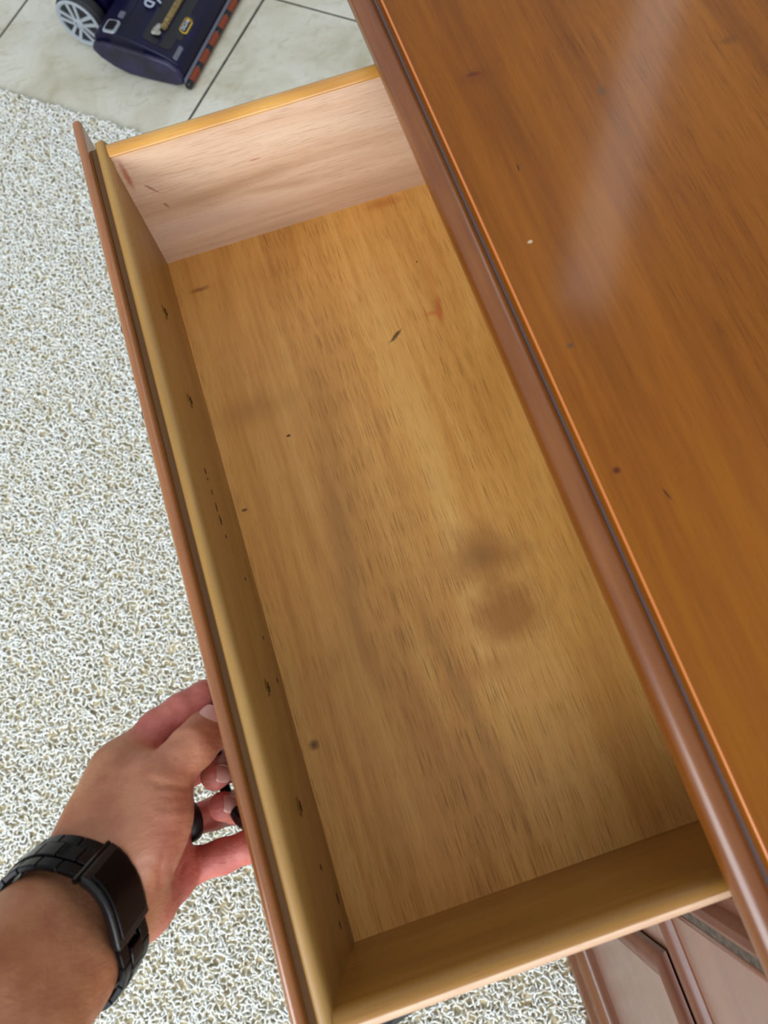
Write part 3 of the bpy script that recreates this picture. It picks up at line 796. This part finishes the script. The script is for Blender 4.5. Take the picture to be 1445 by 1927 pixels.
def surface_nets(lo, hi, h):
    nx, ny, nz = [int(math.ceil((hi[i] - lo[i]) / h)) + 1 for i in range(3)]
    # coarse pass, refine only near the surface
    xs = [lo[i] + h * np.arange(n_) for i, n_ in enumerate((nx, ny, nz))]
    cs = 6
    D = np.full((nx, ny, nz), 1.0, np.float32)
    cx = [x[::cs] for x in xs]
    G = np.stack(np.meshgrid(*cx, indexing='ij'), -1).reshape(-1, 3)
    dc = sdf(G).reshape(len(cx[0]), len(cx[1]), len(cx[2]))
    near = np.abs(dc) < h * cs * 1.9
    full = np.repeat(np.repeat(np.repeat(near, cs, 0), cs, 1), cs, 2)
    sgn = np.repeat(np.repeat(np.repeat(dc, cs, 0), cs, 1), cs, 2)
    # blocks are anchored at their low corner: widen by one block
    nb = near.copy()
    for ax in range(3):
        nb = nb | np.roll(nb, -1, ax) | np.roll(nb, 1, ax)
    full = np.repeat(np.repeat(np.repeat(nb, cs, 0), cs, 1), cs, 2)[:nx, :ny, :nz]
    D = sgn[:nx, :ny, :nz].astype(np.float64)
    idx = np.argwhere(full)
    P = np.stack([xs[0][idx[:, 0]], xs[1][idx[:, 1]], xs[2][idx[:, 2]]], 1)
    D[idx[:, 0], idx[:, 1], idx[:, 2]] = sdf(P)
    S = D < 0
    c8 = [(i, j, k) for i in (0, 1) for j in (0, 1) for k in (0, 1)]
    sl = lambda A, o: A[o[0]:nx - 1 + o[0], o[1]:ny - 1 + o[1], o[2]:nz - 1 + o[2]]
    cnt = sum(sl(S, o).astype(int) for o in c8)
    act = (cnt > 0) & (cnt < 8)
    ids = -np.ones(act.shape, int); cells = np.argwhere(act); ids[act] = np.arange(len(cells))
    acc = np.zeros((len(cells), 3)); num = np.zeros(len(cells))
    for a in c8:
        for ax in range(3):
            if a[ax]: continue
            b = list(a); b[ax] = 1
            da = D[cells[:, 0] + a[0], cells[:, 1] + a[1], cells[:, 2] + a[2]]
            db = D[cells[:, 0] + b[0], cells[:, 1] + b[1], cells[:, 2] + b[2]]
            cr = (da < 0) != (db < 0)
            t = np.where(cr, da / np.where(cr, da - db, 1), 0)
            p = np.array(a)[None, :] + np.zeros((len(cells), 3)); p[:, ax] = t
            acc += np.where(cr[:, None], p, 0); num += cr
    V = (cells + acc / num[:, None]) * h + np.array(lo)
    F = []
    for ax in range(3):
        u_, v_ = (ax + 1) % 3, (ax + 2) % 3
        o = [slice(None)] * 3
        A = S[tuple(slice(0, s - 1) if i == ax else slice(None) for i, s in enumerate(S.shape))]
        B = S[tuple(slice(1, None) if i == ax else slice(None) for i in range(3))]
        e = np.argwhere(A != B)
        e = e[(e[:, u_] > 0) & (e[:, v_] > 0) & (e[:, u_] < S.shape[u_] - 1) & (e[:, v_] < S.shape[v_] - 1)]
        def cid(du, dv):
            c = e.copy(); c[:, u_] -= du; c[:, v_] -= dv
            return ids[c[:, 0], c[:, 1], c[:, 2]]
        q4 = np.stack([cid(0, 0), cid(1, 0), cid(1, 1), cid(0, 1)], 1)
        fl_ = A[e[:, 0], e[:, 1], e[:, 2]]
        q4[~fl_] = q4[~fl_][:, ::-1]
        F.append(q4)
    return V, np.concatenate(F)
for pts, dp in creases:
    poly = []
    for u_, v_ in pts:
        d0 = unp(u_, v_, 1.0) - CC; ts = np.arange(.26, .46, .0004)
        sv = sdf(CC + d0[None, :] * ts[:, None]); k_ = int(np.argmax(sv < 0))
        if sv[k_] < 0: poly.append(CC + d0 * ts[k_])
    if len(poly) > 1: CRS.append((np.array(poly), dp))
allp = np.array([p for ch in palm for p in ch] + [p for ch in fingers.values() for p in ch])
lo = (allp[:, :3] - allp[:, 3:4]).min(0) - .006; hi = (allp[:, :3] + allp[:, 3:4]).max(0) + .006
HV, HF = surface_nets(lo, hi, .0013)

def skin_mat():
    t = NT('skin')
    at = t.n.new('ShaderNodeAttribute'); at.attribute_name = 'flush'
    n1 = t.noise(t.co, 45, 4, .6); n2 = t.noise(t.co, 260, 3, .6)
    tan = t.mix(t.smooth(n1, .35, .7), lin((190, 130, 92)), lin((168, 106, 72)))
    red = t.mix(t.smooth(n1, .35, .7), lin((206, 122, 108)), lin((186, 96, 86)))
    fac = t.math('ADD', at.outputs['Fac'], t.math('MULTIPLY', t.math('SUBTRACT', n1, .5), .35), clamp=True)
    c = t.mix(fac, tan, red)
    vo = t.n.new('ShaderNodeTexVoronoi'); vo.inputs['Scale'].default_value = 58; vo.inputs['Randomness'].default_value = 1
    t.link(t.co, vo.inputs['Vector'])
    fr_ = t.math('MULTIPLY', t.smooth(vo.outputs['Distance'], .03, .16, .55, 0), t.smooth(t.noise(t.co, 33, 2), .5, .62, 0, 1))
    fr_ = t.math('MULTIPLY', fr_, t.math('SUBTRACT', 1.0, fac, clamp=True))
    c = t.mix(fr_, c, lin((128, 70, 44)))
    t.link(c, t.b.inputs['Base Color'])
    t.b.inputs['Roughness'].default_value = .5
    t.b.inputs['Subsurface Weight'].default_value = .12
    t.b.inputs['Subsurface Radius'].default_value = (.006, .0025, .0015)
    t.b.inputs['Subsurface Scale'].default_value = 1.0
    v2 = t.noise(t.mapping(scale=(1, 2.4, 1), rot=(.3, .2, .6)), 150, 4, .6, .8)
    t.bump(t.math('ADD', v2, t.math('MULTIPLY', n2, .6)), .45, .0012)
    return t.m
M['skin'] = skin_mat()
hm = bpy.data.meshes.new('person')
base = unp(186, 1670, .34)
hm.from_pydata([tuple(v) for v in (HV - base)], [], [tuple(int(i) for i in q_) for q_ in HF])
hm.materials.append(M['skin']); hm.shade_smooth()
# palmar / finger flush as real skin tint
fv = np.zeros(len(HV))
dpalm = None
for ch in palm:
    c = chain(HV, ch, .012); dpalm = c if dpalm is None else np.minimum(dpalm, c)
for nme, ch in fingers.items():
    c = chain(HV, ch[1:], .004)
    w = np.clip(1 - np.maximum(c, 0) / .012, 0, 1)
    fv = np.maximum(fv, w * (0.25 if nme == 'thumb' else 1.0))
hyp = chain(HV, palm[4][2:] + [palm[1][-1]], .01)
hyp2 = chain(HV, [palm[1][-2], palm[1][-1]], .01)
the = chain(HV, palm[3], .01); rad = chain(HV, palm[0][3:], .01)
fv = np.maximum(fv, np.clip(1 - np.maximum(np.minimum(hyp, hyp2), 0) / .010, 0, 1) * np.clip((the + .004) / .008, 0, 1))
fv = np.maximum(fv, .35 * np.clip(1 - np.maximum(the, 0) / .006, 0, 1))
at = hm.attributes.new('flush', 'FLOAT', 'POINT'); at.data.foreach_set('value', fv.astype(np.float32))
PERSON = bpy.data.objects.new('person', hm); link(PERSON); PERSON.location = base
sm_ = PERSON.modifiers.new('smooth', 'SMOOTH'); sm_.iterations = 3; sm_.factor = .5
tag(PERSON, 'left hand and bare forearm reaching in to hold the drawer pull', 'person')

M['nail'] = plain('fingernail', (214, 158, 146), .28, coat=.3)
def nail(pos, nrm, fwd, ln, wd, r):
    """small curved plate lying on the skin"""
    nrm = nrm / np.linalg.norm(nrm); fwd = fwd - nrm * (fwd @ nrm); fwd /= np.linalg.norm(fwd)
    sd = np.cross(fwd, nrm)
    V = []; F = []
    a, b = 9, 9
    for k, off in enumerate((0.0, -.0007)):
        for i in range(a):
            s = i / (a - 1) * 2 - 1
            for j in range(b):
                w = j / (b - 1) * 2 - 1
                half = wd * (1 - .22 * abs(s) ** 3)
                yy = w * half
                f2 = s * ln * (1 - .10 * w * w)
                dz = -(r - math.sqrt(max(r * r - yy * yy, 0))) - .0006 * s * s
                V.append(pos + fwd * f2 + sd * yy + nrm * (dz + off))
    for i in range(a - 1):
        for j in range(b - 1):
            q0 = i * b + j
            F.append((q0, q0 + 1, q0 + b + 1, q0 + b))
            F.append((q0 + a * b, q0 + b + a * b, q0 + b + 1 + a * b, q0 + 1 + a * b))
    ring_ = [j for j in range(b)] + [i * b + b - 1 for i in range(1, a)] + [(a - 1) * b + j for j in range(b - 2, -1, -1)] + [i * b for i in range(a - 2, 0, -1)]
    for i in range(len(ring_)):
        p, q_ = ring_[i], ring_[(i + 1) % len(ring_)]
        F.append((p, p + a * b, q_ + a * b, q_))
    o = mesh_obj('nail', [v - base for v in V], F, M['nail'], PERSON, smooth=True, angle=60)
    return o
def surf(p0, dirn):
    dirn = dirn / np.linalg.norm(dirn); t = 0.0
    for _ in range(60):
        s = float(sdf((p0 + dirn * t)[None, :])[0])
        if s > -1e-5 and t > 0: break
        t += max(-s, 2e-4)
    return p0 + dirn * t
def tocam(p): d = CC - p; return d / np.linalg.norm(d)
IMR, IMU, IMB = CR[:, 0], CR[:, 1], CR[:, 2]
th = fingers['thumb']
c0 = (th[-1][:3] + th[-2][:3]) / 2; fw = th[-1][:3] - th[-3][:3]
nn = tocam(c0) * .80 + IMU * .62 - IMR * .10
nail(surf(c0, nn) + nn / np.linalg.norm(nn) * .0004, nn, fw, .0065, .0062, .0088)
for k, nm in (('middle', .45), ('ring', .45)):
    ch = fingers[k]; c0 = ch[-1][:3]; fw = ch[-1][:3] - ch[-2][:3]
    nn = tocam(c0) * .75 + IMR * .85 + IMU * .25
    nail(surf(c0, nn) + nn / np.linalg.norm(nn) * .0003, nn, tocam(c0) * .7 - IMR * .5 + IMU * .1, .0045, .0046, .0072)

# finger ring
def ring():
    a = fingers['ring'][0][:3]; b = fingers['ring'][1]; c = fingers['ring'][2][:3]
    ctr = b[:3] * .94 + c * .06; ax = (c - a); ax /= np.linalg.norm(ax)
    r = b[3] + .0006
    pr = [(r - .0002, -.0038), (r + .0014, -.0036), (r + .0020, -.0015), (r + .0020, .0015), (r + .0014, .0036), (r - .0002, .0038)]
    V = []; n_ = 36
    u1 = np.cross(ax, [0, 0, 1]); u1 /= np.linalg.norm(u1); u2 = np.cross(ax, u1)
    for rr, hh in pr:
        for k in range(n_):
            t = 2 * math.pi * k / n_
            V.append(ax * hh + (u1 * math.cos(t) + u2 * math.sin(t)) * rr)
    F = [(i * n_ + k, i * n_ + (k + 1) % n_, ((i + 1) % 6) * n_ + (k + 1) % n_, ((i + 1) % 6) * n_ + k) for i in range(6) for k in range(n_)]
    o = mesh_obj('ring', V, F, plain('black_silicone', (14, 13, 15), .45), None, smooth=True, angle=50)
    o.location = ctr
    tag(o, 'plain black band worn on the ring finger beside the drawer pull', 'ring')
ring()

# wristwatch
def watch():
    P1 = (palm[0][3][:3] + palm[1][3][:3]) / 2; P0 = (palm[0][2][:3] + palm[1][2][:3]) / 2
    ax = P1 - P0; ax /= np.linalg.norm(ax)
    ctr = P1 * .47 + P0 * .53
    tc = tocam(ctr); e1 = tc - ax * (tc @ ax); e1 /= np.linalg.norm(e1); e2 = np.cross(ax, e1)   # e1 towards the camera
    if e2 @ IMR < 0: s_ = -1
    else: s_ = 1
    e2 = e2 * s_                                                                              # e2 towards image right
    root = empty('wristwatch', tuple(ctr))
    tag(root, 'black metal wristwatch with link bracelet on the forearm wrist', 'wristwatch')
    M['wblack'] = plain('black_steel', (20, 20, 23), .28, metal=.7)
    M['wpol'] = plain('polished_black_steel', (34, 32, 34), .16, metal=.8)
    M['wmatte'] = plain('matte_black_case', (10, 10, 12), .38)
    def rad_at(a, h=0.0):
        d = e1 * math.cos(a) + e2 * math.sin(a); best = 0
        for hh in (-.008, 0, .008):
            ts = np.arange(.012, .06, .0004)
            s = sdf(ctr + ax * (hh + h) + d[None, :] * ts[:, None])
            k = np.argmax(s > 0); best = max(best, ts[k])
        return best
    N = 72
    rr = np.array([rad_at(2 * math.pi * i / N) for i in range(N)])
    for _ in range(1): rr = np.maximum(rr, (np.roll(rr, 1) + np.roll(rr, -1)) / 2)
    rr = rr + .0012
    def R_(a): 
        x = (a / (2 * math.pi) * N) % N; i = int(x); return rr[i] * (1 - (x - i)) + rr[(i + 1) % N] * (x - i)
    def P(a, h, o): return (e1 * math.cos(a) + e2 * math.sin(a)) * (R_(a) + o) + ax * h
    def curved(a0, a1, h0, h1, o0, o1, n_=3):
        V = []; F = []
        for i in range(n_ + 1):
            a = a0 + (a1 - a0) * i / n_
            V += [P(a, h0, o0), P(a, h1, o0), P(a, h1, o1), P(a, h0, o1)]
        for i in range(n_):
            for k in range(4):
                F.append((i * 4 + k, i * 4 + (k + 1) % 4, (i + 1) * 4 + (k + 1) % 4, (i + 1) * 4 + k))
        F.append((0, 1, 2, 3)); F.append(tuple(n_ * 4 + k for k in (3, 2, 1, 0)))
        return V, F
    # angles: 0 faces the camera, positive to the right
    c0_, c1_ = R(-14), R(50)
    case = mesh_obj('case', *curved(c0_, c1_, -.0125, .0130, .0, .0046, 8), M['wmatte'], root, bevel=.0012, angle=25)
    mesh_obj('clasp_plate', *curved(c0_ + .10, c1_ - .12, -.0100, .0105, .0044, .0056, 8), M['wblack'], case, bevel=.0010, angle=25)
    mesh_obj('hinge_pin', [tuple(v) for v in tube([P(c0_ - .02, -.014, .003), P(c0_ - .02, .015, .003)], .0014, 8)[0]], tube([(0, 0, 0), (0, 0, 1)], 1, 8)[1], M['wpol'], case, smooth=True)
    a = c1_ + .02; end = 2 * math.pi + c0_ - .05
    step = (end - a) / 19
    i = 0
    while a < end - .01:
        for (h0, h1) in ((-.0110, -.0050), (-.0044, .0044), (.0050, .0110)):
            mid = h0 == -.0044
            mesh_obj('link', *curved(a + (step * .5 if mid else 0) + .006, a + step * (1.5 if mid else 1) - .006, h0, h1, .0002, .0036 if mid else .0030, 3), M['wpol'] if mid else M['wblack'], root, bevel=.0005, seg=2, angle=25)
        a += step; i += 1
    return ctr
watch()
